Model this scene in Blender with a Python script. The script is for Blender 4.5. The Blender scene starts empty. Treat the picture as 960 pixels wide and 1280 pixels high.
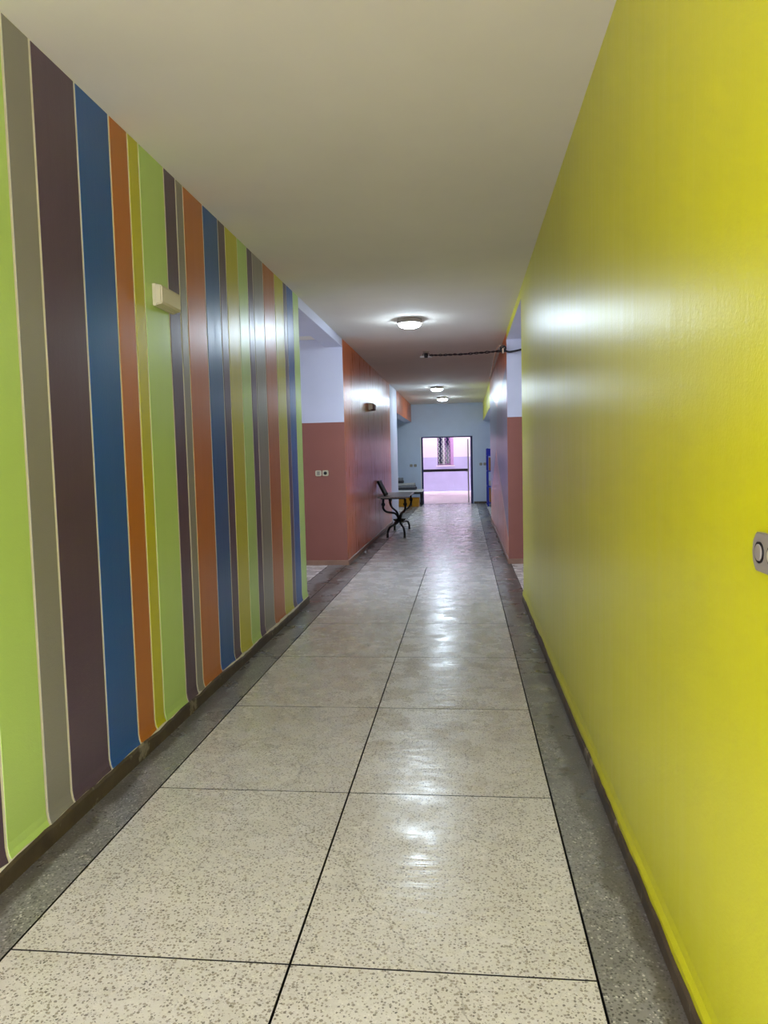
import bpy, bmesh, math, random
from mathutils import Vector, Matrix

random.seed(7)
SC = bpy.context.scene
COL = SC.collection

# ------------------------------------------------------------------ camera
CAM_H = 1.5
F_PX, YAW, PITCH, ROLL = 915.1, 0.11146, 0.07326, -0.02391
cd = bpy.data.cameras.new('camera')
cd.sensor_fit = 'HORIZONTAL'
cd.sensor_width = 36.0
cd.lens = F_PX / 960.0 * 36.0
cd.clip_start = 0.05
cd.clip_end = 300
cam = bpy.data.objects.new('camera', cd)
COL.objects.link(cam)
fwd = Vector((-math.sin(YAW) * math.cos(PITCH), math.cos(YAW) * math.cos(PITCH), -math.sin(PITCH)))
rgt = Vector((math.cos(YAW), math.sin(YAW), 0))
upv = rgt.cross(fwd)
c_, s_ = math.cos(ROLL), math.sin(ROLL)
r2 = rgt * c_ + upv * s_
u2 = upv * c_ - rgt * s_
M4 = Matrix((r2, u2, -fwd)).transposed().to_4x4()
M4.translation = Vector((0, 0, CAM_H))
cam.matrix_world = M4
SC.camera = cam

# ------------------------------------------------------------------ world, exposure
SKY_STRENGTH = 8.0
LAMP_STRENGTH = 195.0
w = bpy.data.worlds.new('overcast_sky')
SC.world = w
w.use_nodes = True
bg = w.node_tree.nodes['Background']
bg.inputs['Color'].default_value = (0.91, 0.935, 1.09, 1)
bg.inputs['Strength'].default_value = SKY_STRENGTH
vs = SC.view_settings
vs.view_transform = 'Standard'
vs.look = 'None'
vs.gamma = 1.0
vs.use_curve_mapping = False
vs.exposure = 0.0


def portal(name, loc, rot, sx, sy):
    """marks an opening to the sky for the sampler (emits nothing itself)"""
    l = bpy.data.lights.new(name, 'AREA')
    l.shape = 'RECTANGLE'
    l.size, l.size_y = sx, sy
    l.cycles.is_portal = True
    o = bpy.data.objects.new(name, l)
    COL.objects.link(o)
    o.location = loc
    o.rotation_euler = rot
    return o


# ------------------------------------------------------------------ dimensions (metres)
XL, XR, HC = -1.672, 0.585, 3.172
Y_IN = -1.2                       # unseen entrance behind the camera, added as a daylight source
YL_END, YR_END = 7.48, 7.62       # ends of the striped / yellow walls
Y_BLK = 10.2                      # near face of the second wall blocks
YL_ORANGE, YL_BLK, YR_BLK = 16.6, 18.3, 17.0
Y_END = 23.3
SIDE_L, SIDE_R = -5.2, 4.2        # outer ends of the cross passage
JL, JC, JR = -1.4328, -0.5429, 0.3536   # long floor joints
ROW0, ROWL = 2.0336, 1.1251

# ------------------------------------------------------------------ helpers
def S(r, g, b):
    def f(c):
        c /= 255.0
        return c / 12.92 if c <= 0.04045 else ((c + 0.055) / 1.055) ** 2.4
    return (f(r), f(g), f(b), 1)


class NT:
    def __init__(s, name):
        s.m = bpy.data.materials.new(name)
        s.m.use_nodes = True
        s.t = s.m.node_tree
        s.p = s.t.nodes['Principled BSDF']
        s.geo = None

    def n(s, typ, **kw):
        nd = s.t.nodes.new(typ)
        for k, v in kw.items():
            setattr(nd, k, v)
        return nd

    def l(s, a, b):
        s.t.links.new(a, b)

    def pos(s, scale=(1, 1, 1), local=False):
        if local:
            src = s.n('ShaderNodeTexCoord').outputs['Object']
        else:
            src = s.n('ShaderNodeNewGeometry').outputs['Position']
        mp = s.n('ShaderNodeMapping')
        mp.inputs['Scale'].default_value = scale
        s.l(src, mp.inputs['Vector'])
        return mp.outputs['Vector']

    def noise(s, vec, scale, detail=3, rough=.55):
        nd = s.n('ShaderNodeTexNoise')
        nd.inputs['Scale'].default_value = scale
        nd.inputs['Detail'].default_value = detail
        nd.inputs['Roughness'].default_value = rough
        s.l(vec, nd.inputs['Vector'])
        return nd.outputs['Fac']

    def ramp(s, fac, stops, interp='LINEAR'):
        nd = s.n('ShaderNodeValToRGB')
        cr = nd.color_ramp
        cr.interpolation = interp
        while len(cr.elements) < len(stops):
            cr.elements.new(0.5)
        for e, (p, c) in zip(cr.elements, stops):
            e.position = p
            e.color = c if len(c) == 4 else (*c, 1)
        s.l(fac, nd.inputs['Fac'])
        return nd.outputs['Color']

    def mix(s, fac, a, b, mode='MIX'):
        nd = s.n('ShaderNodeMix', data_type='RGBA', blend_type=mode)
        for sock, v in ((nd.inputs['Factor'], fac), (nd.inputs['A'], a), (nd.inputs['B'], b)):
            if hasattr(v, 'is_output'):
                s.l(v, sock)
            else:
                sock.default_value = v
        # colour sockets are the ones typed RGBA
        return nd.outputs['Result']

    def mixc(s, fac, a, b, mode='MIX'):
        nd = s.n('ShaderNodeMix', data_type='RGBA', blend_type=mode)
        socks = [nd.inputs[0], nd.inputs[6], nd.inputs[7]]
        for sock, v in zip(socks, (fac, a, b)):
            if isinstance(v, bpy.types.NodeSocket):
                s.l(v, sock)
            else:
                sock.default_value = v
        return nd.outputs[2]

    def math(s, op, a, b=0.0, clamp=False):
        nd = s.n('ShaderNodeMath', operation=op, use_clamp=clamp)
        for sock, v in zip(nd.inputs, (a, b)):
            if isinstance(v, bpy.types.NodeSocket):
                s.l(v, sock)
            else:
                sock.default_value = v
        return nd.outputs[0]

    def mr(s, v, a, b, c, d):
        nd = s.n('ShaderNodeMapRange')
        s.l(v, nd.inputs['Value'])
        for k, x in zip(('From Min', 'From Max', 'To Min', 'To Max'), (a, b, c, d)):
            nd.inputs[k].default_value = x
        return nd.outputs['Result']

    def bump(s, h, strength, dist, prev=None):
        nd = s.n('ShaderNodeBump')
        nd.inputs['Strength'].default_value = strength
        nd.inputs['Distance'].default_value = dist
        s.l(h, nd.inputs['Height'])
        if prev is not None:
            s.l(prev, nd.inputs['Normal'])
        return nd.outputs['Normal']

    def set(s, **kw):
        for k, v in kw.items():
            sock = s.p.inputs[k.replace('_', ' ')]
            if isinstance(v, bpy.types.NodeSocket):
                s.l(v, sock)
            else:
                sock.default_value = v
        return s.m


def enamel(name, col, rough=.31, spec=.82, streak=.30, var=.10, wide=.005):
    """glossy enamel wall paint with vertical brush streaks and roller texture"""
    t = NT(name)
    v = t.pos()
    vs_ = t.pos((1, 1, .05))
    big = t.noise(v, 1.3, 3)
    fac = t.mr(big, .3, .7, 0, 1)
    dark = tuple(c * (1 - var) for c in col[:3]) + (1,)
    light = tuple(min(1, c * (1 + var)) for c in col[:3]) + (1,)
    base = t.mixc(fac, dark, light)
    st = t.noise(vs_, 22, 3, .6)
    fine = t.noise(v, 160, 2)
    b = t.bump(t.noise(vs_, 5, 3, .6), .3, wide)
    b = t.bump(st, streak, .0013, b)
    b = t.bump(fine, .35, .0015, b)
    b = t.bump(t.noise(v, 48, 2, .5), .3, .0016, b)
    rg = t.mr(st, .3, .7, rough - .03, rough + .04)
    return t.set(Base_Color=base, Roughness=rg, Specular_IOR_Level=spec, Normal=b)


def matte(name, col, rough=.8, var=.05, scale=3, bump=.1, bscale=90, spec=.3, local=False):
    t = NT(name)
    v = t.pos(local=local)
    fac = t.mr(t.noise(v, scale, 4), .3, .7, 0, 1)
    dark = tuple(c * (1 - var) for c in col[:3]) + (1,)
    light = tuple(min(1, c * (1 + var)) for c in col[:3]) + (1,)
    t.set(Base_Color=t.mixc(fac, dark, light), Roughness=rough, Specular_IOR_Level=spec)
    if bump:
        t.set(Normal=t.bump(t.noise(v, bscale, 2), bump, .002))
    return t.m


def metal(name, col, rough=.4, metallic=1.0):
    t = NT(name)
    v = t.pos(local=True)
    f = t.noise(v, 30, 3)
    t.set(Base_Color=t.mixc(f, tuple(c * .85 for c in col[:3]) + (1,), col), Metallic=metallic,
          Roughness=t.mr(f, .3, .7, rough - .06, rough + .08))
    return t.m


def terrazzo_tile():
    t = NT('cream_terrazzo')
    v = t.pos()
    big = t.mr(t.noise(v, 1.1, 4), .3, .7, 0, 1)
    base = t.mixc(big, S(213, 208, 201), S(228, 224, 218))
    # per tile tone
    oi = t.n('ShaderNodeObjectInfo')
    tone = t.mr(oi.outputs['Random'], 0, 1, .93, 1.03)
    base = t.mixc(1.0, base, t.n('ShaderNodeCombineColor').outputs[0], 'MULTIPLY') if False else base

    def chips(scale, thr, cols, dens):
        vo = t.n('ShaderNodeTexVoronoi')
        vo.inputs['Scale'].default_value = scale
        warp = t.n('ShaderNodeVectorMath', operation='ADD')
        nz = t.n('ShaderNodeTexNoise')
        nz.inputs['Scale'].default_value = scale * 1.6
        sc = t.n('ShaderNodeVectorMath', operation='SCALE')
        sc.inputs['Scale'].default_value = .8 / scale
        t.l(v, nz.inputs['Vector'])
        t.l(nz.outputs['Color'], sc.inputs[0])
        t.l(v, warp.inputs[0])
        t.l(sc.outputs[0], warp.inputs[1])
        t.l(warp.outputs[0], vo.inputs['Vector'])
        sep = t.n('ShaderNodeSeparateColor')
        t.l(vo.outputs['Color'], sep.inputs[0])
        # chip present where random < dens, radius random
        rad = t.mr(sep.outputs[1], 0, 1, thr * .45, thr)
        inside = t.math('LESS_THAN', vo.outputs['Distance'], rad)
        pres = t.math('LESS_THAN', sep.outputs[0], dens)
        col = t.ramp(sep.outputs[2], cols)
        return t.math('MULTIPLY', inside, pres), col

    f1, c1 = chips(94, .50, [(0, S(142, 132, 120)), (.35, S(176, 167, 154)), (.6, S(124, 117, 108)), (.82, S(94, 88, 82)), (1, S(46, 42, 38))], .8)
    f2, c2 = chips(150, .46, [(0, S(160, 151, 138)), (.4, S(240, 236, 228)), (.7, S(178, 170, 158)), (1, S(82, 76, 68))], .8)
    base = t.mixc(t.math('MULTIPLY', f2, .8), base, c2)
    base = t.mixc(t.math('MULTIPLY', f1, .9), base, c1)
    # dust and scuffs
    sc = t.mr(t.noise(v, 3.3, 6, .7), .52, .72, 0, .16)
    base = t.mixc(sc, base, S(150, 142, 128))
    # hairline cracks
    cr = t.n('ShaderNodeTexVoronoi', feature='DISTANCE_TO_EDGE')
    cr.inputs['Scale'].default_value = .42
    wv = t.n('ShaderNodeVectorMath', operation='ADD')
    nz = t.n('ShaderNodeTexNoise')
    nz.inputs['Scale'].default_value = 5
    nz.inputs['Detail'].default_value = 5
    s2 = t.n('ShaderNodeVectorMath', operation='SCALE')
    s2.inputs['Scale'].default_value = .22
    t.l(v, nz.inputs['Vector'])
    t.l(nz.outputs['Color'], s2.inputs[0])
    t.l(v, wv.inputs[0])
    t.l(s2.outputs[0], wv.inputs[1])
    t.l(wv.outputs[0], cr.inputs['Vector'])
    line = t.math('LESS_THAN', cr.outputs['Distance'], .0014)
    base = t.mixc(t.math('MULTIPLY', line, .35), base, S(110, 100, 86))
    wav = t.noise(t.pos((1.0, 2.2, 1)), 2.6, 3, .5)
    rip = t.noise(t.pos((2.0, 7.0, 1)), 2.2, 3, .6)
    b = t.bump(wav, .30, .012)
    b = t.bump(rip, .5, .004, b)
    rg = t.mr(t.noise(v, 4.5, 5, .65), .35, .68, .17, .38)
    return t.set(Base_Color=base, Roughness=rg, Specular_IOR_Level=.6, Normal=b)


def terrazzo_border():
    t = NT('grey_terrazzo')
    v = t.pos()
    base = t.mixc(t.mr(t.noise(v, 2.2, 5, .65), .3, .7, 0, 1), S(120, 118, 115), S(156, 154, 152))
    vo = t.n('ShaderNodeTexVoronoi')
    vo.inputs['Scale'].default_value = 120
    t.l(v, vo.inputs['Vector'])
    sep = t.n('ShaderNodeSeparateColor')
    t.l(vo.outputs['Color'], sep.inputs[0])
    g = t.math('MULTIPLY', t.math('LESS_THAN', vo.outputs['Distance'], .5), t.math('LESS_THAN', sep.outputs[0], .75))
    base = t.mixc(t.math('MULTIPLY', g, .8), base, t.ramp(sep.outputs[1], [(0, S(58, 56, 54)), (.6, S(118, 116, 112)), (.85, S(176, 172, 166)), (1, S(226, 222, 216))]))
    # brown wax / dirt stain lying along the foot of the walls with a ragged rim
    sx = t.n('ShaderNodeSeparateXYZ')
    t.l(t.n('ShaderNodeNewGeometry').outputs['Position'], sx.inputs[0])
    d = t.math('MINIMUM', t.math('ABSOLUTE', t.math('SUBTRACT', sx.outputs[0], XL)),
               t.math('ABSOLUTE', t.math('SUBTRACT', sx.outputs[0], XR)))
    rag = t.math('ADD', d, t.math('MULTIPLY', t.math('SUBTRACT', t.noise(t.pos((1, .6, 1)), 3.2, 5, .6), .5), .34))
    st = t.mr(rag, .085, .115, .68, 0)
    base = t.mixc(st, base, S(74, 65, 52))
    bl = t.mr(t.noise(v, 5.5, 6, .7), .56, .72, 0, .5)
    base = t.mixc(bl, base, S(70, 66, 60))
    b = t.bump(t.noise(t.pos((2, 5, 1)), 2.5, 3), .3, .005)
    rg = t.mr(t.noise(v, 4, 5), .3, .7, .2, .42)
    return t.set(Base_Color=base, Roughness=rg, Specular_IOR_Level=.5, Normal=b)


# ---- mesh helpers
def link(name, bm, mats, parent=None, smooth=False, loc=None):
    me = bpy.data.meshes.new(name)
    bm.normal_update()
    bm.to_mesh(me)
    bm.free()
    for m in (mats if isinstance(mats, (list, tuple)) else [mats]):
        me.materials.append(m)
    if smooth:
        for p in me.polygons:
            p.use_smooth = True
    o = bpy.data.objects.new(name, me)
    COL.objects.link(o)
    if parent:
        o.parent = parent
    if loc:
        o.location = loc
    return o


def box(bm, x0, x1, y0, y1, z0, z1, bev=0.0, seg=2, mi=0):
    vs = [bm.verts.new((x, y, z)) for z in (z0, z1) for y in (y0, y1) for x in (x0, x1)]
    fs = []
    for idx in ((0, 2, 3, 1), (4, 5, 7, 6), (0, 1, 5, 4), (2, 6, 7, 3), (0, 4, 6, 2), (1, 3, 7, 5)):
        f = bm.faces.new([vs[i] for i in idx])
        f.material_index = mi
        fs.append(f)
    if bev > 0:
        ed = list({e for f in fs for e in f.edges})
        bmesh.ops.bevel(bm, geom=ed, offset=bev, segments=seg, affect='EDGES', profile=.6, material=-1)
    return fs


def B(x0, x1, y0, y1, z0, z1, bev=0.0, seg=2):
    bm = bmesh.new()
    box(bm, x0, x1, y0, y1, z0, z1, bev, seg)
    return bm


def prism(bm, pts, axis, a, b):
    """extrude a 2-D polygon; axis x: pts are (y,z); y: (x,z); z: (x,y)"""
    def P(p, k):
        return {'x': (k, p[0], p[1]), 'y': (p[0], k, p[1]), 'z': (p[0], p[1], k)}[axis]
    A = [bm.verts.new(P(p, a)) for p in pts]
    C = [bm.verts.new(P(p, b)) for p in pts]
    n = len(pts)
    bm.faces.new(A)
    bm.faces.new(C[::-1])
    for i in range(n):
        bm.faces.new((A[i], C[i], C[(i + 1) % n], A[(i + 1) % n]))
    bmesh.ops.recalc_face_normals(bm, faces=bm.faces)
    return bm


def lathe(bm, prof, seg=24, cx=0, cy=0, axis='z'):
    rings = []
    for r, z in prof:
        if r < 1e-6:
            rings.append([bm.verts.new((cx, cy, z))])
        else:
            rings.append([bm.verts.new((cx + r * math.cos(2 * math.pi * i / seg), cy + r * math.sin(2 * math.pi * i / seg), z)) for i in range(seg)])
    for A, C in zip(rings, rings[1:]):
        for i in range(seg):
            j = (i + 1) % seg
            if len(A) == 1 and len(C) == 1:
                continue
            if len(A) == 1:
                bm.faces.new((A[0], C[i], C[j]))
            elif len(C) == 1:
                bm.faces.new((A[i], C[0], A[j]))
            else:
                bm.faces.new((A[i], C[i], C[j], A[j]))
    bmesh.ops.recalc_face_normals(bm, faces=bm.faces)
    return bm


def smooth_path(pts, n=6):
    pts = [Vector(p) for p in pts]
    out = []
    ext = [pts[0] * 2 - pts[1]] + pts + [pts[-1] * 2 - pts[-2]]
    for i in range(1, len(ext) - 2):
        p0, p1, p2, p3 = ext[i - 1:i + 3]
        for k in range(n):
            t = k / n
            out.append(.5 * ((2 * p1) + (p2 - p0) * t + (2 * p0 - 5 * p1 + 4 * p2 - p3) * t * t + (3 * p1 - p0 - 3 * p2 + p3) * t ** 3))
    out.append(pts[-1])
    return out


def tube(bm, pts, r, seg=8, n=6, radii=None):
    P = smooth_path(pts, n)
    m = len(P)
    rings = []
    up = Vector((.13, .31, .94)).normalized()
    for i, p in enumerate(P):
        t = (P[min(i + 1, m - 1)] - P[max(i - 1, 0)]).normalized()
        a = t.cross(up)
        if a.length < 1e-3:
            a = t.cross(Vector((1, 0, 0)))
        a.normalize()
        b = t.cross(a)
        rr = r if radii is None else radii(i / (m - 1))
        rings.append([bm.verts.new(p + (a * math.cos(2 * math.pi * k / seg) + b * math.sin(2 * math.pi * k / seg)) * rr) for k in range(seg)])
    for A, C in zip(rings, rings[1:]):
        for k in range(seg):
            j = (k + 1) % seg
            bm.faces.new((A[k], A[j], C[j], C[k]))
    bm.faces.new(rings[0][::-1])
    bm.faces.new(rings[-1])
    bmesh.ops.recalc_face_normals(bm, faces=bm.faces)
    return bm


def struct(o, label, cat):
    o['kind'] = 'structure'
    o['label'] = label
    o['category'] = cat
    return o


def tag(o, label, cat, group=None):
    o['label'] = label
    o['category'] = cat
    if group:
        o['group'] = group
    return o


def empty(name, loc=(0, 0, 0)):
    o = bpy.data.objects.new(name, None)
    COL.objects.link(o)
    o.location = loc
    o.empty_display_size = .1
    return o


# ------------------------------------------------------------------ materials
M_tile = terrazzo_tile()
M_border = terrazzo_border()
M_joint = matte('dark_joint', S(34, 31, 28), .8)
M_ceil = matte('ceiling_paint', S(232, 227, 216), .85, .03, 1.2, .12, 60, spec=.12)
M_white = matte('white_wall_paint', S(206, 209, 226), .5, .03, 2, .1, 70)
M_greyblue = matte('grey_blue_wall_paint', S(196, 208, 226), .5, .04, 2, .1, 70)
M_cream = matte('cream_line_paint', S(232, 226, 212), .45, .05, 6, .15, 60)
M_brown = matte('dull_terracotta_paint', S(146, 92, 80), .5, .05, 2.5, .12, 70)
tk = NT('dark_brown_skirting')
_v = tk.pos()
_b = tk.mixc(tk.mr(tk.noise(_v, 9, 4), .3, .7, 0, 1), S(62, 51, 38), S(88, 75, 57))
_b = tk.mixc(tk.mr(tk.noise(_v, 4.2, 5, .65), .60, .64, 0, .75), _b, S(150, 141, 122))      # bare plaster flecks
M_skirt = tk.set(Base_Color=_b, Roughness=.5, Normal=tk.bump(tk.noise(_v, 60, 2), .4, .002))
M_skirt2 = matte('pale_brown_skirting', S(150, 116, 98), .5, .15, 7, .2, 60)
M_yellow = enamel('yellow_enamel', S(216, 214, 8), .32, .55, .34, .04)
M_orange = enamel('orange_enamel', S(206, 104, 34), .29, .5, .4, .06, .016)
STR = {
    'green': enamel('green_stripe_enamel', S(182, 212, 112), .32, var=.05),
    'grey': enamel('grey_stripe_enamel', S(136, 132, 124), .32, var=.05),
    'purple': enamel('purple_stripe_enamel', S(80, 58, 80), .32, var=.06),
    'blue': enamel('blue_stripe_enamel', S(0, 80, 156), .32, var=.06),
    'orange': enamel('orange_stripe_enamel', S(182, 104, 4), .32, var=.06),
    'yellow': enamel('yellow_stripe_enamel', S(196, 190, 2), .32, var=.05),
}
M_mural_purple = enamel('mural_purple_enamel', S(110, 84, 120), .31)
M_mural_slate = enamel('mural_slate_enamel', S(96, 104, 132), .31)
M_mural_line = matte('mural_pale_line', S(226, 190, 170), .4)
M_ivory = matte('ivory_plastic', S(206, 198, 168), .4, .04, 12, 0)
M_greyplastic = matte('grey_plastic', S(150, 142, 130), .42, .04, 12, 0)
M_darkplastic = matte('dark_plastic', S(24, 22, 24), .4, .05, 12, 0)
M_brownplastic = matte('orange_painted_plastic', S(112, 54, 26), .75, .08, 12, 0, spec=.1)
M_black = matte('matt_black_board', S(18, 17, 19), .8, .1, 12, 0, spec=.1)
M_iron = metal('black_wrought_iron', S(26, 26, 28), .45, .7)
M_stone = matte('speckled_stone_top', S(120, 108, 98), .3, .2, 40, .05, 80)
M_chrome = metal('brushed_metal', S(190, 192, 196), .3)
M_navy = matte('navy_door_paint', S(26, 28, 82), .35, .08, 8, 0)
M_rackblue = matte('blue_rack_paint', S(20, 34, 150), .4, .08, 8, 0)
M_card = matte('brown_cardboard', S(176, 122, 66), .8, .08, 10, .1)
M_ochre = matte('ochre_crate_plastic', S(176, 120, 16), .5, .1, 10, 0)
M_darkbar = matte('dark_bar_paint', S(50, 38, 46), .5, .1, 8, 0)
M_whitewood = matte('white_laminate', S(228, 228, 226), .4, .03, 8, 0)
M_bundle = matte('grey_bundle', S(128, 128, 132), .8, .2, 25, .3)
M_bundle2 = matte('pale_bundle', S(178, 176, 172), .8, .15, 25, .3)
M_bundledark = matte('charcoal_bundle', S(62, 62, 66), .8, .2, 25, .3)
M_cable = matte('black_cable', S(22, 20, 22), .5, .1, 10, 0)
M_cord = matte('pale_orange_cord', S(238, 208, 174), .6, .1, 10, 0)
M_pink = matte('pink_render', S(250, 234, 242), .8, .03, 2, .1)
M_lav = matte('lavender_render', S(204, 198, 232), .8, .04, 2, .1)
M_pave = matte('pale_pink_paving', S(250, 240, 240), .8, .05, 3, .1)
M_winframe = matte('mauve_window_frame', S(206, 160, 206), .5, .05, 8, 0)
M_dash = metal('dark_grille_metal', S(36, 30, 60), .4, .5)
tg = NT('dark_window_glass')
M_glass = tg.set(Base_Color=S(30, 26, 60), Roughness=.08, Specular_IOR_Level=.6)
te = NT('lit_diffuser')
M_lit = te.set(Base_Color=(.9, .9, .9, 1), Emission_Color=(.70, .85, 1, 1), Emission_Strength=LAMP_STRENGTH, Roughness=.4)

# ------------------------------------------------------------------ floor
floor = struct(link('floor', B(SIDE_L, SIDE_R, Y_IN - 12, Y_END + 14, -.12, -.02), M_joint), 'terrazzo corridor floor of cream slabs between grey border strips', 'floor')
gap = .0028


def slab_mesh(name, lx, ly, mat):
    bm = B(-lx / 2, lx / 2, -ly / 2, ly / 2, -.02, 0)
    top = [e for e in bm.edges if all(v.co.z > -.001 for v in e.verts)]
    bmesh.ops.bevel(bm, geom=top, offset=.0012, segments=1, affect='EDGES')
    bm.normal_update()
    for f in bm.faces:
        f.material_index = 0 if f.normal.z > .99 else 1
    me = bpy.data.meshes.new(name)
    bm.to_mesh(me)
    bm.free()
    me.materials.append(mat)
    me.materials.append(M_joint)
    return me


_slabs = {}


def slab(x0, x1, y0, y1, mat, name):
    k = (round(x1 - x0, 3), round(y1 - y0, 3), mat.name)
    if k not in _slabs:
        _slabs[k] = slab_mesh(name, x1 - x0 - gap * 2, y1 - y0 - gap * 1.4, mat)
    o = bpy.data.objects.new(name, _slabs[k])
    COL.objects.link(o)
    o.location = ((x0 + x1) / 2, (y0 + y1) / 2, 0)
    o.parent = floor
    return o


r0, r1 = -3, 18
for r in range(r0, r1 + 1):
    ya, yb = ROW0 + r * ROWL, min(ROW0 + (r + 1) * ROWL, Y_END)
    if r < 7:
        slab(JL, JC, ya, yb, M_tile, 'floor_tile')
        slab(JC, JR, ya, yb, M_tile, 'floor_tile')
    else:                                             # wide slabs past the cross passage
        slab(JL, JR, ya, yb, M_tile, 'floor_tile')
for k, k2 in [(-3, 3)] + [(k, k + 2) for k in range(3, 19, 2)]:
    ya, yb = ROW0 + k * ROWL, min(ROW0 + k2 * ROWL, Y_END)
    slab(XL - .02, JL, ya, yb, M_border, 'border_slab')
    slab(JR, XR + .03, ya, yb, M_border, 'border_slab')
# cross passage and far side bays
for (x0, x1, ya, yb, m) in (
        [(-1.95, XL - .02, YL_END - .3, Y_BLK + .1, M_border)] +
        [(-1.95 - .9 * (i + 1), -1.95 - .9 * i, YL_END - .3, (YL_END + Y_BLK) / 2, M_tile) for i in range(3)] +
        [(-1.95 - .9 * (i + 1), -1.95 - .9 * i, (YL_END + Y_BLK) / 2, Y_BLK, M_tile) for i in range(3)] +
        [(XR + .03 + .9 * i, XR + .03 + .9 * (i + 1), YR_END - .3, (YR_END + Y_BLK) / 2, M_tile) for i in range(3)] +
        [(XR + .03 + .9 * i, XR + .03 + .9 * (i + 1), (YR_END + Y_BLK) / 2, Y_BLK, M_tile) for i in range(3)] +
        [(-1.69 - .9 * (i + 1), -1.69 - .9 * i, YL_BLK + 1.25 * j, YL_BLK + 1.25 * (j + 1), M_tile) for i in range(2) for j in range(4)] +
        [(XR + .03 + .9 * i, XR + .03 + .9 * (i + 1), YR_BLK + 1.26 * j, YR_BLK + 1.26 * (j + 1), M_tile) for i in range(2) for j in range(5)]):
    slab(x0, x1, ya, yb, m, 'floor_tile' if m is M_tile else 'border_slab')

# ------------------------------------------------------------------ ceiling and beams
ceil = struct(link('ceiling', B(SIDE_L, SIDE_R, Y_IN, Y_END, HC, HC + .2), M_ceil), 'plain pale ceiling running the length of the corridor', 'ceiling')


def beam(name, x0, x1, y0, y1, z0, face_x, mface, label):
    bm = bmesh.new()
    fs = box(bm, x0, x1, y0, y1, z0, HC)
    for f in fs:
        n = f.calc_center_median()
        f.material_index = 1 if abs(n.x - face_x) < 1e-4 else 0
    return struct(link(name, bm, [M_white, mface]), label, 'beam')


beam('trim_1', XL - .24, XL, YL_END, Y_BLK, 3.06, XL, M_white, 'shallow white ceiling beam over the opening beside the striped wall')
beam('trim_2', XR, XR + .24, YR_END, Y_BLK, 3.07, XR, M_yellow, 'shallow yellow beam over the opening beside the yellow wall')
beam('trim_3', XL - .24, XL, YL_BLK, Y_END, 2.62, XL, M_orange, 'deep orange beam over the far opening, white underneath')
beam('trim_4', XR, XR + .24, YR_BLK, Y_END, 2.60, XR, M_yellow, 'deep yellow beam over the far opening, white underneath')
struct(link('trim_5', B(SIDE_L, XL - .24, YL_END, 9.22, 3.06, HC), M_white), 'lowered soffit in the passage behind the striped wall', 'soffit')

# ------------------------------------------------------------------ striped wall
def lip_profile(x, s):
    """(x, z) outline of a wall face that flares over the skirting; s=+1 faces +x"""
    return [(x, HC), (x, .13), (x + s * .004, .10), (x + s * .013, .072)]


bm = bmesh.new()
prof = lip_profile(XL, 1)
poly = prof + [(XL + .013, 0), (XL - .25, 0), (XL - .25, HC)]
prism(bm, poly, 'y', Y_IN, YL_END)
wall_l = struct(link('wall_left', bm, M_cream), 'wall painted in glossy vertical stripes of many colours with cream lines', 'wall')

bounds = [2.383, 2.645, 2.827, 3.160, 3.468, 3.664, 3.790, 4.112, 4.284, 4.396, 4.732, 5.027, 5.178, 5.460, 5.705, 5.853, 6.158, 6.532, 6.855, 6.985, 7.243, 7.482]
cols = ['green', 'grey', 'purple', 'blue', 'orange', 'yellow', 'green', 'purple', 'grey', 'orange', 'blue', 'purple', 'yellow', 'green', 'purple', 'grey', 'orange', 'yellow', 'purple', 'blue', 'green']
near_w = [.30, .22, .33, .26, .30, .18, .35, .26, .30, .22, .33, .30, .26]
near_c = ['purple', 'orange', 'yellow', 'blue', 'grey', 'green', 'purple', 'orange', 'blue', 'grey', 'yellow', 'purple', 'green']
stripes = [(bounds[i], bounds[i + 1], cols[i]) for i in range(len(cols))]
y = bounds[0]
for wd, cn in zip(near_w, near_c):
    if y - wd < Y_IN:
        break
    stripes.insert(0, (y - wd, y, cn))
    y -= wd
for (ya, yb, cn) in stripes:
    g = .0092
    soft = (cn == 'green' and abs(ya - 5.46) < .01) or (cn == 'green' and abs(ya - 3.79) < .01)
    a, b = ya + (g if not soft else .007), yb - (g if yb < 7.47 else .0)
    bm = bmesh.new()
    T = .0022
    nseg = max(2, int((b - a) / .07))
    rows = []
    for k in range(nseg + 1):
        yy = a + (b - a) * k / nseg
        jit = random.uniform(-.006, .006)
        rows.append([(XL + T, HC - .004), (XL + T, .135), (XL + .004 + T, .104), (XL + .012 + T, .082 + jit)])
    vv = [[bm.verts.new((x, a + (b - a) * k / nseg, z)) for x, z in rows[k]] for k in range(nseg + 1)]
    vb = [[bm.verts.new((x - .004, a + (b - a) * k / nseg, z)) for x, z in rows[k]] for k in (0, nseg)]
    for k in range(nseg):
        for j in range(3):
            bm.faces.new((vv[k][j], vv[k][j + 1], vv[k + 1][j + 1], vv[k + 1][j]))
    for j in range(3):
        bm.faces.new((vb[0][j], vb[0][j + 1], vv[0][j + 1], vv[0][j]))
        bm.faces.new((vv[-1][j], vv[-1][j + 1], vb[1][j + 1], vb[1][j]))
    bmesh.ops.recalc_face_normals(bm, faces=bm.faces)
    o = link('painted_stripe', bm, STR[cn], wall_l)
    o['label'] = cn + ' painted stripe'


def skirting(name, pts_prof, axis, a, b, mat, label):
    bm = bmesh.new()
    prism(bm, pts_prof, axis, a, b)
    return struct(link(name, bm, mat), label, 'skirting')


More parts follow.
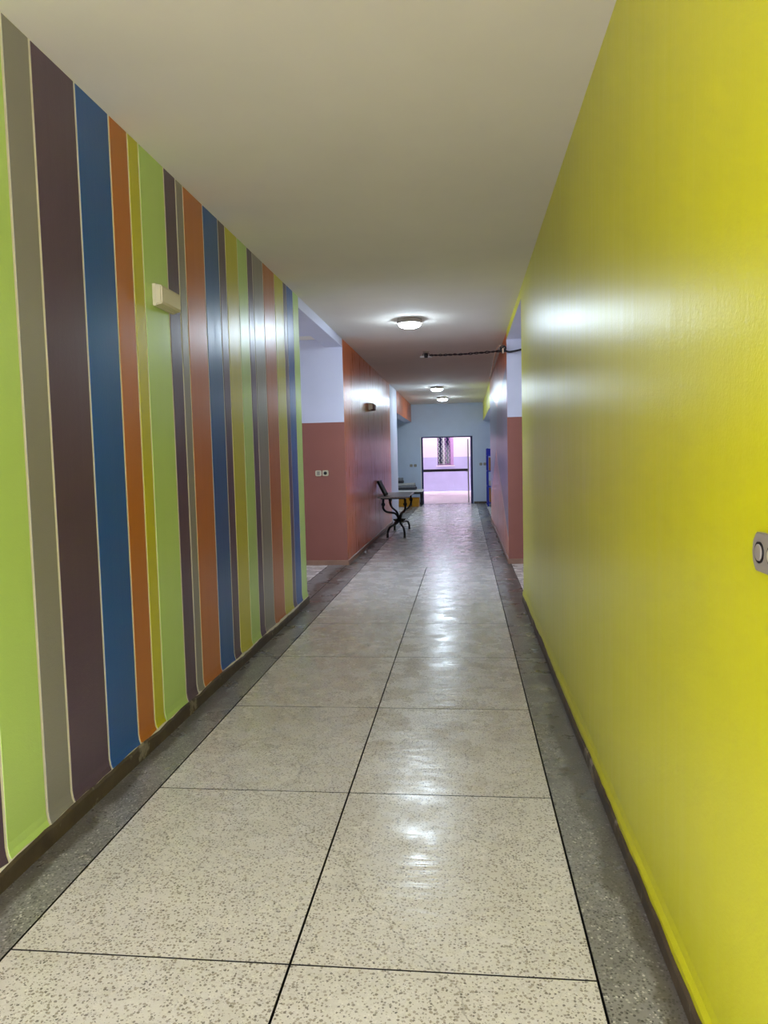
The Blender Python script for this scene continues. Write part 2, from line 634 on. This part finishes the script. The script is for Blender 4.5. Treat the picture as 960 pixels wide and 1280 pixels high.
def ragged_skirting(name, x0, sgn, ya, yb, label):
    """skirting whose top was left ragged by paint and plaster"""
    bm = bmesh.new()
    n = int((yb - ya) / .06)
    rings, h = [], .066
    for k in range(n + 1):
        h += random.uniform(-.007, .007)
        h = max(.052, min(.082, h))
        yy = ya + (yb - ya) * k / n
        rings.append([bm.verts.new((x0 + sgn * a, yy, z)) for a, z in ((0, 0), (.010, 0), (.009, h - .010), (.0025, h), (0, h))])
    for A_, B_ in zip(rings, rings[1:]):
        for j in range(5):
            bm.faces.new((A_[j], A_[(j + 1) % 5], B_[(j + 1) % 5], B_[j]))
    bm.faces.new(rings[0])
    bm.faces.new(rings[-1])
    bmesh.ops.recalc_face_normals(bm, faces=bm.faces)
    return struct(link(name, bm, M_skirt), label, 'skirting')


ragged_skirting('baseboard_left', XL + .0132, 1, Y_IN, YL_END + .012, 'dark brown skirting under the striped wall')

# ------------------------------------------------------------------ yellow wall
bm = bmesh.new()
poly = [(XR, HC), (XR, .13), (XR - .004, .10), (XR - .012, .076), (XR - .012, 0), (XR + .25, 0), (XR + .25, HC)]
prism(bm, poly, 'y', Y_IN, YR_END)
struct(link('wall_right', bm, M_yellow), 'glossy yellow wall with roller streaks', 'wall')
ragged_skirting('baseboard_right', XR - .0122, -1, Y_IN, YR_END + .012, 'dark brown skirting under the yellow wall')

# ------------------------------------------------------------------ second wall blocks
def block(name, x_face, x_out, y0, y1, splits, label):
    """solid block: near face in two paints, corridor face in the colours of splits [(y_to, slot)]"""
    bm = bmesh.new()
    ZS = 2.02
    ys = [y0] + [s[0] for s in splits]
    def q(pts, mi):
        f = bm.faces.new([bm.verts.new(p) for p in pts])
        f.material_index = mi
    q([(x_face, y0, 0), (x_out, y0, 0), (x_out, y0, ZS), (x_face, y0, ZS)], 1)
    q([(x_face, y0, ZS), (x_out, y0, ZS), (x_out, y0, HC), (x_face, y0, HC)], 0)
    for (a, b, (yy, mi)) in zip(ys, ys[1:], splits):
        q([(x_face, a, 0), (x_face, b, 0), (x_face, b, HC), (x_face, a, HC)], mi)
    q([(x_face, y1, 0), (x_out, y1, 0), (x_out, y1, HC), (x_face, y1, HC)], 0)
    q([(x_out, y0, 0), (x_out, y1, 0), (x_out, y1, HC), (x_out, y0, HC)], 0)
    q([(x_face, y0, 0), (x_out, y0, 0), (x_out, y1, 0), (x_face, y1, 0)], 0)
    q([(x_face, y0, HC), (x_out, y0, HC), (x_out, y1, HC), (x_face, y1, HC)], 0)
    bmesh.ops.remove_doubles(bm, verts=bm.verts, dist=1e-4)
    bmesh.ops.recalc_face_normals(bm, faces=bm.faces)
    return struct(link(name, bm, [M_white, M_brown, M_orange]), label, 'wall')


block('wall_left_far', XL, SIDE_L, Y_BLK, YL_BLK, [(YL_ORANGE, 2), (YL_BLK, 0)], 'glossy orange wall block, terracotta and white on the side facing the camera')
wr = block('wall_right_far', XR, SIDE_R, Y_BLK, YR_BLK, [(YR_BLK, 2)], 'wall block with a purple and orange mural beyond the yellow wall')
for nm, pts, m in (('mural_panel', [(10.24, .35), (13.9, 1.6), (13.3, 2.35), (10.24, 2.75)], M_mural_purple),
                   ('mural_panel', [(13.9, 1.6), (16.9, .6), (16.9, 2.9), (13.3, 2.35)], M_mural_slate),
                   ('mural_line', [(10.22, .31), (13.92, 1.57), (13.9, 1.62), (10.22, .36)], M_mural_line)):
    bm = bmesh.new()
    prism(bm, pts, 'x', XR - (.003 if m is M_mural_line else .002), XR + .002)
    link(nm, bm, m, wr)
skirting('baseboard_left_far', [(XL, 0), (XL + .014, 0), (XL + .014, .062), (XL, .07)], 'y', Y_BLK, YL_ORANGE, M_skirt2, 'brown skirting along the foot of the orange wall')
skirting('baseboard_left_return', [(Y_BLK, 0), (Y_BLK - .014, 0), (Y_BLK - .014, .062), (Y_BLK, .07)], 'x', SIDE_L + .3, XL + .014, M_skirt2, 'brown skirting under the terracotta return wall on the orange block')
skirting('baseboard_right_far', [(XR, 0), (XR - .014, 0), (XR - .014, .062), (XR, .07)], 'y', Y_BLK, YR_BLK, M_skirt2, 'brown skirting along the foot of the mural wall')
skirting('baseboard_right_return', [(Y_BLK, 0), (Y_BLK - .014, 0), (Y_BLK - .014, .062), (Y_BLK, .07)], 'x', XR - .014, SIDE_R - .3, M_skirt2, 'brown skirting under the terracotta return beside the yellow wall')

# side walls of the cross passage (added windows at its outer ends let daylight in)
struct(link('wall_left_passage', B(SIDE_L, XL - .25, YL_END - .2, YL_END, 0, HC), M_white), 'white wall of the side passage behind the striped wall', 'wall')
struct(link('wall_right_passage', B(XR + .25, SIDE_R, YR_END - .2, YR_END, 0, HC), M_white), 'white wall of the side passage behind the yellow wall', 'wall')
# unseen ends of the cross passage: window openings added to bring in daylight
for nm, x0, x1, ya, wn_ in (('wall_left_outer', SIDE_L - .2, SIDE_L, YL_END, 'striped'), ('wall_right_outer', SIDE_R, SIDE_R + .2, YR_END, 'yellow')):
    bm = bmesh.new()
    box(bm, x0, x1, ya - .2, Y_BLK, 0, 1.0)
    box(bm, x0, x1, ya - .2, Y_BLK, 2.3, HC)
    box(bm, x0, x1, ya - .2, ya + .8, 1.0, 2.3)
    box(bm, x0, x1, Y_BLK - .8, Y_BLK, 1.0, 2.3)
    struct(link(nm, bm, M_white), 'unseen outer wall with a window opening added for daylight, ending the passage behind the ' + wn_ + ' wall', 'wall')
# far bays
struct(link('wall_left_bay', B(-3.6, -3.4, YL_BLK, Y_END, 0, HC), M_greyblue), 'outer wall of the far left bay', 'wall')
struct(link('wall_right_bay', B(2.4, 2.6, YR_BLK, Y_END, 0, HC), M_greyblue), 'outer wall of the far right bay', 'wall')

# ------------------------------------------------------------------ end wall with doorway
DX0, DX1, DZ = -1.40, .245, 2.14
bm = bmesh.new()
box(bm, -3.6, DX0, Y_END, Y_END + .2, 0, HC + .2)
box(bm, DX1, 2.6, Y_END, Y_END + .2, 0, HC + .2)
box(bm, DX0, DX1, Y_END, Y_END + .2, DZ, HC + .2)
struct(link('wall_end', bm, M_greyblue), 'grey-blue end wall around the bright doorway', 'wall')
skirting('baseboard_end', [(Y_END, 0), (Y_END - .014, 0), (Y_END - .014, .062), (Y_END, .07)], 'x', DX1 + .02, 2.3, M_skirt, 'dark skirting on the end wall beside the doorway')
skirting('baseboard_end_left', [(Y_END, 0), (Y_END - .014, 0), (Y_END - .014, .062), (Y_END, .07)], 'x', -3.3, DX0 - .02, M_skirt, 'dark skirting on the end wall behind the low table')

door = struct(empty('door_1', ((DX0 + DX1) / 2, Y_END, 0)), 'open doorway with a navy metal frame and a bar across it', 'door')
ox = -(DX0 + DX1) / 2
def dpart(name, bm, m, parent=None):
    o = link(name, bm, m, parent or door)
    if parent is None:
        o.location = (ox, -Y_END, 0)
    return o
dpart('jamb', B(DX0 + .03, DX0 + .08, Y_END + .02, Y_END + .1, 0, DZ - .001, .004), M_navy)
dpart('jamb', B(DX1 - .07, DX1, Y_END - .01, Y_END + .09, 0, DZ - .001, .004), M_navy)
dpart('head', B(DX0 + .08, DX1 - .07, Y_END + .02, Y_END + .1, DZ - .035, DZ - .001, .004), M_navy)
dpart('reveal', B(DX0, DX0 + .03, Y_END - .004, Y_END + .2, 0, DZ - .001), M_whitewood)
leaf = dpart('door_leaf', B(DX1 - .16, DX1 - .125, Y_END + .1, Y_END + .85, .03, 2.05, .004), M_greyplastic)
bmh = bmesh.new()
tube(bmh, [(DX1 - .16, Y_END + .75, 1.0), (DX1 - .21, Y_END + .75, 1.0), (DX1 - .21, Y_END + .66, 1.0)], .01, 8, 4)
dpart('door_handle', bmh, M_chrome, leaf)
dpart('cross_bar', B(DX0 + .08, DX1 - .16, Y_END + .11, Y_END + .15, 1.03, 1.11, .006), M_darkbar)
dpart('threshold', B(DX0, DX1, Y_END - .02, Y_END + .2, -.01, .006), M_border)

# ------------------------------------------------------------------ courtyard beyond the doorway
struct(link('paving', B(-9, 8, Y_END + .2, 32.2, -.14, -.008), M_pave), 'pale pink courtyard paving seen through the doorway', 'paving')
cb = empty('courtyard_building', (0, 32.2, 0))
cb['kind'] = 'structure'
tag(cb, 'pink rendered building with a lavender dado across the courtyard', 'building')
YB = 32.2
def cpart(name, bm, m, parent=None):
    o = link(name, bm, m, parent or cb)
    if parent is None:
        o.location = (0, -YB, 0)
    return o
WX0, WX1, WZ0, WZ1 = -1.19, -.49, 1.13, 2.75
bm = bmesh.new()
box(bm, -9, WX0, YB, YB + .3, 1.49, 5.5)
box(bm, WX1, 8, YB, YB + .3, 1.49, 5.5)
box(bm, WX0, WX1, YB, YB + .3, WZ1, 5.5)
cpart('render_wall', bm, M_pink)
bm = bmesh.new()
box(bm, -9, WX0, YB - .012, YB + .3, -.14, 1.49)
box(bm, WX1, 8, YB - .012, YB + .3, -.14, 1.49)
box(bm, WX0, WX1, YB - .012, YB + .3, -.14, WZ0)
cpart('dado', bm, M_lav)
wn = cpart('window', B(WX0, WX1, YB + .16, YB + .2, WZ0, WZ1), M_winframe)
def wpart(name, bm, m):
    return link(name, bm, m, wn)
wpart('pane', B(WX0 + .03, WX0 + .25, YB + .13, YB + .155, WZ0 + .08, WZ1 - .06), M_glass)
wpart('pane', B(WX0 + .31, WX0 + .54, YB + .13, YB + .155, WZ0 + .08, WZ1 - .06), M_glass)
wpart('mullion', B(WX0 + .25, WX0 + .31, YB + .10, YB + .158, WZ0 + .02, WZ1 - .02, .005), M_whitewood)
wpart('shutter', B(WX0 + .57, WX1, YB + .02, YB + .158, WZ0 + .02, WZ1 - .02, .005), M_winframe)
wpart('sill', B(WX0 - .05, WX1 + .05, YB - .06, YB + .15, WZ0 - .05, WZ0, .006), M_pink)
for k in range(4):                                    # scroll grille bars
    bmg = bmesh.new()
    x = WX0 + .06 + k * .15
    tube(bmg, [(x + .025 * (1 if i % 2 else -1), YB + .07, WZ0 + .02 + i * .1) for i in range(17)], .011, 6, 3)
    wpart('grille_bar', bmg, M_winframe if k >= 2 else M_whitewood)
# unseen roof slab, added to hold sky light off the courtyard
struct(link('sky_block_roof', B(-9, 8, Y_END + .2, 31.45, 3.1, 3.3), M_pink), 'added unseen roof slab dimming the courtyard outside the doorway', 'roof')

for nm, x, sd in (('sky_block_wall_left', -5.2, 'left'), ('sky_block_wall_right', 4.0, 'right')):  # side walls added out of view to dim the courtyard
    struct(link(nm, B(x, x + .2, Y_END + .2, YB, -.1, 3.1), M_pink), 'added unseen pink wall cutting sky light on the ' + sd + ' side of the courtyard walk', 'wall')

# unseen ground outside the added entrance, bounces daylight indoors
struct(link('bounce_paving', B(-12, 12, -22, Y_IN - .01, -.14, -.01), M_pave), 'unseen pale paving added outside the entrance to bounce daylight in', 'paving')

# ------------------------------------------------------------------ ceiling lamps
def ceiling_lamp(x, y, label):
    t = empty('ceiling_lamp', (x, y, HC))
    tag(t, label, 'lamp', 'round ceiling lamps')
    link('base_ring', lathe(bmesh.new(), [(0, 0), (.142, 0), (.150, -.015), (.150, -.056), (.138, -.058), (.136, -.040), (0, -.040)], 40), M_greyplastic, t, True)
    link('diffuser', lathe(bmesh.new(), [(.1355, -.0402), (.1365, -.056), (.132, -.070), (.116, -.086), (.085, -.098), (.04, -.104), (0, -.106)], 40), M_lit, t, True)
    return t


ceiling_lamp(-.64, 9.0, 'lit round ceiling lamp nearest the camera, largest of the three')
ceiling_lamp(-.64, 17.7, 'lit round ceiling lamp in the middle of the row of three')
ceiling_lamp(-.60, 20.8, 'lit round ceiling lamp farthest away, nearest the doorway wall')

# ------------------------------------------------------------------ emergency light on striped wall
def bulkhead(y0, y1, z0, z1, d, mbody, mface, label, cat='light fitting'):
    t = empty('emergency_light', (XL, (y0 + y1) / 2, z0))
    tag(t, label, cat)
    hy, hz = (y1 - y0) / 2, z1 - z0
    base = link('back_plate', B(.0024, d * .42, -hy, hy, 0, hz, .006), mbody, t)
    bm = bmesh.new()
    prism(bm, [(d * .42, .004), (d * .9, .010), (d, .022), (d, hz - .022), (d * .9, hz - .010), (d * .42, hz - .004)], 'y', -hy + .003, hy - .003)
    cov = link('cover', bm, mface, t)
    link('end_cap', B(d * .42, d * .86, -hy - .004, -hy + .0028, .012, hz - .012, .002), mbody, t)
    link('end_cap', B(d * .42, d * .86, hy - .0028, hy + .004, .012, hz - .012, .002), mbody, t)
    return t


bulkhead(3.88, 4.14, 2.355, 2.475, .06, M_ivory, M_ivory, 'ivory emergency light box mounted high on the striped wall')
bulkhead(12.85, 13.2, 2.35, 2.48, .09, M_ivory, M_brownplastic, 'small brown light box mounted high on the orange wall')

# ------------------------------------------------------------------ switches
def octo(w_, h, c):
    return [(-w_ / 2 + c, -h / 2), (w_ / 2 - c, -h / 2), (w_ / 2, -h / 2 + c), (w_ / 2, h / 2 - c), (w_ / 2 - c, h / 2), (-w_ / 2 + c, h / 2), (-w_ / 2, h / 2 - c), (-w_ / 2, -h / 2 + c)]


t = empty('switch_plate', (XR, 1.467, 1.297))
tag(t, 'grey double switch plate with clipped corners on the yellow wall', 'switch')
bm = bmesh.new()
prism(bm, [(-.075, -.022), (-.060, -.039), (.060, -.039), (.0745, -.022), (.079, 0), (.0745, .022), (.060, .039), (-.060, .039), (-.075, .022)], 'x', -.010, -.0005)
bmesh.ops.bevel(bm, geom=[e for e in bm.edges if all(v.co.x < -.009 for v in e.verts)], offset=.002, segments=2, affect='EDGES')
link('plate', bm, M_greyplastic, t)
for yy, m in ((.040, M_greyplastic), (-.020, M_ivory)):
    bm = bmesh.new()
    lathe(bm, [(.0175, 0), (.0215, 0), (.0215, .0022), (.0175, .0022), (.0175, 0)], 28)
    ring = link('button_ring', bm, M_darkplastic, t, False, (-.0101, yy, 0))
    ring.rotation_euler = (0, -math.pi / 2, 0)
    bm = bmesh.new()
    lathe(bm, [(0, .0045), (.0145, .0045), (.0168, .003), (.0168, 0), (0, 0)], 28)
    bt = link('button', bm, m, t, False, (-.0101, yy, 0))
    bt.rotation_euler = (0, -math.pi / 2, 0)


def wall_switch(x, z, yf, label, group, mplate, sz=.085, toggle=True):
    t = empty('wall_switch', (x, yf, z))
    tag(t, label, 'switch', group)
    bm = bmesh.new()
    prism(bm, octo(sz, sz * .95, .012), 'y', -.011, -.0005)
    link('plate', bm, mplate, t)
    if toggle:
        link('rocker', B(-.02, .02, -.017, -.0112, -.026, .026, .002), M_greyplastic, t)
    else:
        bm = bmesh.new()
        lathe(bm, [(0, .001), (.017, .001), (.019, .005), (.024, .005), (.024, 0), (0, 0)], 20)
        o = link('socket_ring', bm, M_darkplastic, t, False, (0, -.0112, 0))
        o.rotation_euler = (math.pi / 2, 0, 0)
    return t


wall_switch(-2.060, 1.31, Y_BLK, 'ivory light switch left of the socket on the terracotta wall', 'switches on the terracotta wall', M_ivory)
wall_switch(-1.960, 1.31, Y_BLK, 'ivory round socket right of the switch on the terracotta wall', 'switches on the terracotta wall', M_ivory, toggle=False)
wall_switch(-1.70, 1.245, Y_END, 'small switch left of the doorway, the outer one of its pair', 'switches on the end wall', M_greyplastic, .09)
wall_switch(-1.57, 1.245, Y_END, 'small switch left of the doorway, the one nearer the door', 'switches on the end wall', M_greyplastic, .09)
wall_switch(.50, 1.245, Y_END, 'small switch right of the doorway, the one nearer the door', 'switches on the end wall', M_greyplastic, .09)
wall_switch(.62, 1.245, Y_END, 'small switch right of the doorway, the one nearer the blue rack', 'switches on the end wall', M_greyplastic, .09)

# ------------------------------------------------------------------ hanging cable and bare fitting on ceiling
t = empty('bare_lamp_fitting', (-.585, 11.75, HC))
tag(t, 'bare black lamp fitting with white connectors hanging under the ceiling', 'fitting')
link('rose', lathe(bmesh.new(), [(0, 0), (.05, 0), (.052, -.012), (.035, -.028), (0, -.03)], 20), M_greyplastic, t, True)
link('holder', lathe(bmesh.new(), [(0, -.03), (.028, -.03), (.034, -.05), (.034, -.085), (.026, -.1), (0, -.1)], 16), M_darkplastic, t, True)
for s in (-1, 1):
    link('connector', B(s * .062 - .034, s * .062 + .034, -.02, .02, -.098, -.072, .004), M_whitewood, t)
    bm = bmesh.new()
    tube(bm, [(s * .02, 0, -.02), (s * .05, 0, -.045), (s * .055, 0, -.078)], .005, 6, 4)
    link('wire', bm, M_cable, t)
t = empty('ceiling_cable', (XR - .03, Y_BLK - .03, 2.915))
tag(t, 'twisted black cable strung under the ceiling to the mural wall corner', 'cable')
A, Bq = Vector((0, 0, 0)), Vector((-.535 - XR + .03 + 0.0, 11.75 - Y_BLK + .03, .19))
for k in range(2):
    pts = []
    for i in range(25):
        f = i / 24
        p = A.lerp(Bq, f)
        sag = -.012 * math.sin(math.pi * f)
        pts.append((p.x, p.y + .008 * math.sin(i * 1.9 + k * math.pi), p.z + sag + .010 * math.cos(i * 1.9 + k * math.pi) + random.uniform(-.004, .004)))
    bm = bmesh.new()
    tube(bm, pts, .008, 6, 3)
    link('strand', bm, M_cable, t)
bm = bmesh.new()
tube(bm, [(0, 0, 0), (.06, -.01, -.02), (.14, -.01, -.012), (.30, -.008, .018), (.42, -.01, .03), (.70, -.01, .05)], .014, 8, 5)
link('strand', bm, M_cable, t)
for k in range(4):                                    # tangle at the corner
    bm = bmesh.new()
    a0 = k * 1.3
    tube(bm, [(.025 * math.cos(a0 + i * .9) * (1 + .2 * k) - .02, .01 * math.sin(i * 1.3) - .012, .035 * math.sin(a0 + i * .9) + .01 * k) for i in range(7)], .008, 6, 4)
    link('loop', bm, M_cable, t)
link('clip', B(-.03, -.012, -.03, -.012, -.035, .03, .003), M_cord, t)
bm = bmesh.new()
tube(bm, [(.0, 0, -.005), (-.05, .5, .10), (-.06, 1.4, .155), (-.045, 2.6, .17), (-.025, 4.2, .18), (-.012, 5.8, .185)], .011, 6, 6)
o = link('thin_cord', bm, M_cord)
o.location = (XR - .02, Y_BLK, 2.96)
tag(o, 'thin pale cord curving along the top of the mural wall', 'cord')

# ------------------------------------------------------------------ wrought iron console table
TX0, TX1, TY0, TY1, TZ = -1.632, -1.075, 13.55, 15.40, .78
tb = empty('iron_table', (-1.31, 14.45, 0))
tag(tb, 'narrow black wrought iron table with curved legs against the orange wall', 'table')
def tp(name, bm, m, sm=False):
    o = link(name, bm, m, tb, sm)
    o.location = (1.31, -14.45, 0)
    return o
tp('tabletop', B(TX0, TX1, TY0, TY1, TZ - .028, TZ, .006), M_stone)
tp('top_frame', B(TX0 + .05, TX1 - .05, TY0 + .08, TY1 - .08, TZ - .05, TZ - .0285), M_iron)
K = Vector((-1.31, 14.45, .27))
feet = [(-1.475, 13.70), (-1.145, 13.62), (-1.475, 15.10), (-1.185, 15.33)]
tops = [(-1.545, 13.70), (-1.13, 13.70), (-1.565, 15.20), (-1.13, 15.20)]
for (fx, fy), (ux, uy) in zip(feet, tops):
    def L(a, f, z):
        return (K.x + (a[0] - K.x) * f, K.y + (a[1] - K.y) * f, z)
    fo, to = (fx, fy), (ux, uy)
    bm = bmesh.new()
    tube(bm, [(fx, fy, .012), L(fo, .97, .10), L(fo, .78, .185), L(fo, .35, .21), L(fo, .12, .25), L(to, .10, .33),
              L(to, .30, .42), L(to, .80, .48), L(to, 1.0, .56), L(to, 1.0, .66), L(to, .98, TZ - .051)], .021, 8, 6)
    tp('leg', bm, M_iron, True)
    bm = bmesh.new()
    lathe(bm, [(0, 0), (.026, 0), (.026, .008), (.016, .014), (0, .014)], 12, fx, fy)
    tp('foot', bm, M_iron)
    for q in range(2):                                # twisted basket below the top
        bm = bmesh.new()
        tube(bm, [(ux + .03 * math.sin(math.pi * i / 8) * math.cos(i * .7 + q * math.pi), uy + .03 * math.sin(math.pi * i / 8) * math.sin(i * .7 + q * math.pi), .54 + i * .02) for i in range(9)], .009, 6, 3)
        tp('twist', bm, M_iron, True)
bm = bmesh.new()
lathe(bm, [(0, .225), (.06, .23), (.09, .265), (.06, .30), (0, .31)], 16, K.x, K.y)
tp('collar', bm, M_iron, True)
for a in (0.5, 1.7, 3.4, 4.9):
    bm = bmesh.new()
    d = Vector((math.cos(a), math.sin(a), 0))
    tube(bm, [K + d * .03, K + d * .08 + Vector((0, 0, .0)), K + d * .125 + Vector((0, 0, .015))], .02, 8, 4, radii=lambda f: .012 + .016 * math.sin(math.pi * min(1, f + .1)))
    tp('rosette_leaf', bm, M_iron, True)

# dark board leaning on the wall above the table
bd = empty('leaning_board', (-1.50, 13.95, TZ))
tag(bd, 'small black framed board on the iron table leaning against the orange wall', 'board')
bm = B(-.018, .018, -.24, .24, 0, .315, .004)
pn = link('panel', bm, M_black, bd)
pn.rotation_euler = (0, -.455, 0)
pn.location = (-.01, 0, .008)
link('face_sheet', B(.0182, .022, -.2, .2, .04, .28), M_bundledark, pn)
link('frame_strip', B(.0182, .028, -.24, .24, .29, .315, .003), M_iron, pn)

# ------------------------------------------------------------------ low table with bundles and crate at far left
lt = empty('low_table', (-1.85, 22.55, 0))
tag(lt, 'low white-topped table in the far left bay beside the doorway', 'table')
def lp(name, bm, m):
    o = link(name, bm, m, lt)
    o.location = (1.85, -22.55, 0)
    return o
LX0, LX1, LY0, LY1 = -2.45, -1.30, 22.2, 22.95
lp('tabletop', B(LX0, LX1, LY0, LY1, .455, .51, .006), M_whitewood)
lp('apron', B(LX0 + .05, LX1 - .05, LY0 + .05, LY1 - .05, .385, .4545), M_bundledark)
for x in (LX0 + .03, LX1 - .07):
    for yv in (LY0 + .03, LY1 - .07):
        lp('leg', B(x, x + .04, yv, yv + .04, 0, .4545, .003), M_iron)


def soft_box(name, x0, x1, y0, y1, z0, z1, m, label, cat, group=None, rz=0.0):
    cx, cy = (x0 + x1) / 2, (y0 + y1) / 2
    bm = B(x0 - cx, x1 - cx, y0 - cy, y1 - cy, 0, z1 - z0, min(.018, (z1 - z0) * .35), 3)
    o = link(name, bm, m)
    o.location = (cx, cy, z0)
    o.rotation_euler.z = rz
    tag(o, label, cat, group)
    return o


GB = 'bundles on the low table'
soft_box('folded_bundle', -2.35, -1.50, 22.3, 22.85, .512, .588, M_bundledark, 'dark grey folded bundle at the bottom of the pile on the low table', 'bundle', GB)
soft_box('folded_bundle', -2.33, -1.53, 22.3, 22.83, .589, .655, M_bundle, 'mid grey folded bundle in the middle of the pile on the low table', 'bundle', GB, .02)
soft_box('folded_bundle', -2.34, -1.55, 22.31, 22.84, .656, .715, M_bundle2, 'pale grey folded bundle on top of the wide pile', 'bundle', GB, -.02)
soft_box('paper_stack', -2.30, -1.90, 22.38, 22.75, .717, .80, M_bundledark, 'small charcoal stack resting on the pale bundle', 'stack', 'small stacks on the bundles')
soft_box('paper_stack', -2.29, -1.91, 22.38, 22.74, .801, .885, M_bundle, 'small grey stack topmost on the pile', 'stack', 'small stacks on the bundles', .03)

cr = empty('plastic_crate', (-1.72, 22.45, 0))
tag(cr, 'ochre plastic crate on the floor under the low table', 'crate')
CW, CD, CHh = .62, .42, .27
link('crate_floor', B(-CW / 2, CW / 2, -CD / 2, CD / 2, 0.0, .02), M_ochre, cr)
for s in (-1, 1):
    link('long_side', B(-CW / 2, CW / 2, s * CD / 2 - .01, s * CD / 2 + .01, .021, CHh, .004), M_ochre, cr)
    link('end_side', B(s * (CW / 2 - .012) - .01, s * (CW / 2 - .012) + .01, -CD / 2 + .011, CD / 2 - .011, .021, CHh, .004), M_ochre, cr)
link('rim', B(-CW / 2 - .008, CW / 2 + .008, -CD / 2 - .018, -CD / 2 - .0105, CHh - .03, CHh, .003), M_ochre, cr)
for k in range(4):
    x = -CW / 2 + .05 + k * .173
    link('rib', B(x - .012, x + .012, -CD / 2 - .018, -CD / 2 - .0105, .021, CHh - .031), M_darkplastic if k in (1, 2) else M_ochre, cr)

# ------------------------------------------------------------------ blue rack with boxes at far right
rk = empty('storage_rack', (.95, 22.3, 0))
tag(rk, 'blue metal storage rack in the far right bay', 'rack')
RX0, RX1, RY0, RY1, RZ = .645, 1.25, 21.85, 22.75, 1.72
def rp(name, bm, m):
    o = link(name, bm, m, rk)
    o.location = (-.95, -22.3, 0)
    return o
for x in (RX0, RX1 - .045):
    for yv in (RY0, RY1 - .045):
        rp('post', B(x, x + .045, yv, yv + .045, 0, RZ, .003), M_rackblue)
for z in (.12, .60, 1.06, 1.52):
    rp('shelf', B(RX0 + .004, RX1 - .004, RY0 + .004, RY1 - .004, z - .03, z, .003), M_rackblue)
rp('top_panel', B(RX0 + .046, RX1 - .046, RY0 + .01, RY0 + .03, 1.521, RZ - .01), M_rackblue)
GR = 'cardboard boxes on the blue rack'
for (z, h, lab) in ((.12, .40, 'brown cardboard box on the bottom shelf of the blue rack'), (1.06, .38, 'brown cardboard box on the upper shelf of the blue rack')):
    bx_ = empty('cardboard_box', (.96, 22.3, z + .001))
    tag(bx_, lab, 'box', GR)
    link('carton', B(-.24, .24, -.36, .36, 0, h, .006), M_card, bx_)
    link('flap', B(-.238, -.004, -.358, .358, h + .0005, h + .006), M_card, bx_)
    link('flap', B(.004, .238, -.358, .358, h + .0005, h + .006), M_card, bx_)
    link('tape', B(-.03, .03, -.362, -.3602, .0, h), M_ivory, bx_)
o = soft_box('folded_bundle', .72, 1.15, 22.0, 22.6, .601, .74, M_bundle2, 'pale folded bundle on the middle shelf of the blue rack', 'bundle')

# ------------------------------------------------------------------ daylight portal at the added entrance opening
portal('added_entrance_portal', ((XL + XR) / 2, Y_IN, HC / 2), (math.radians(90), 0, 0), XR - XL, HC)
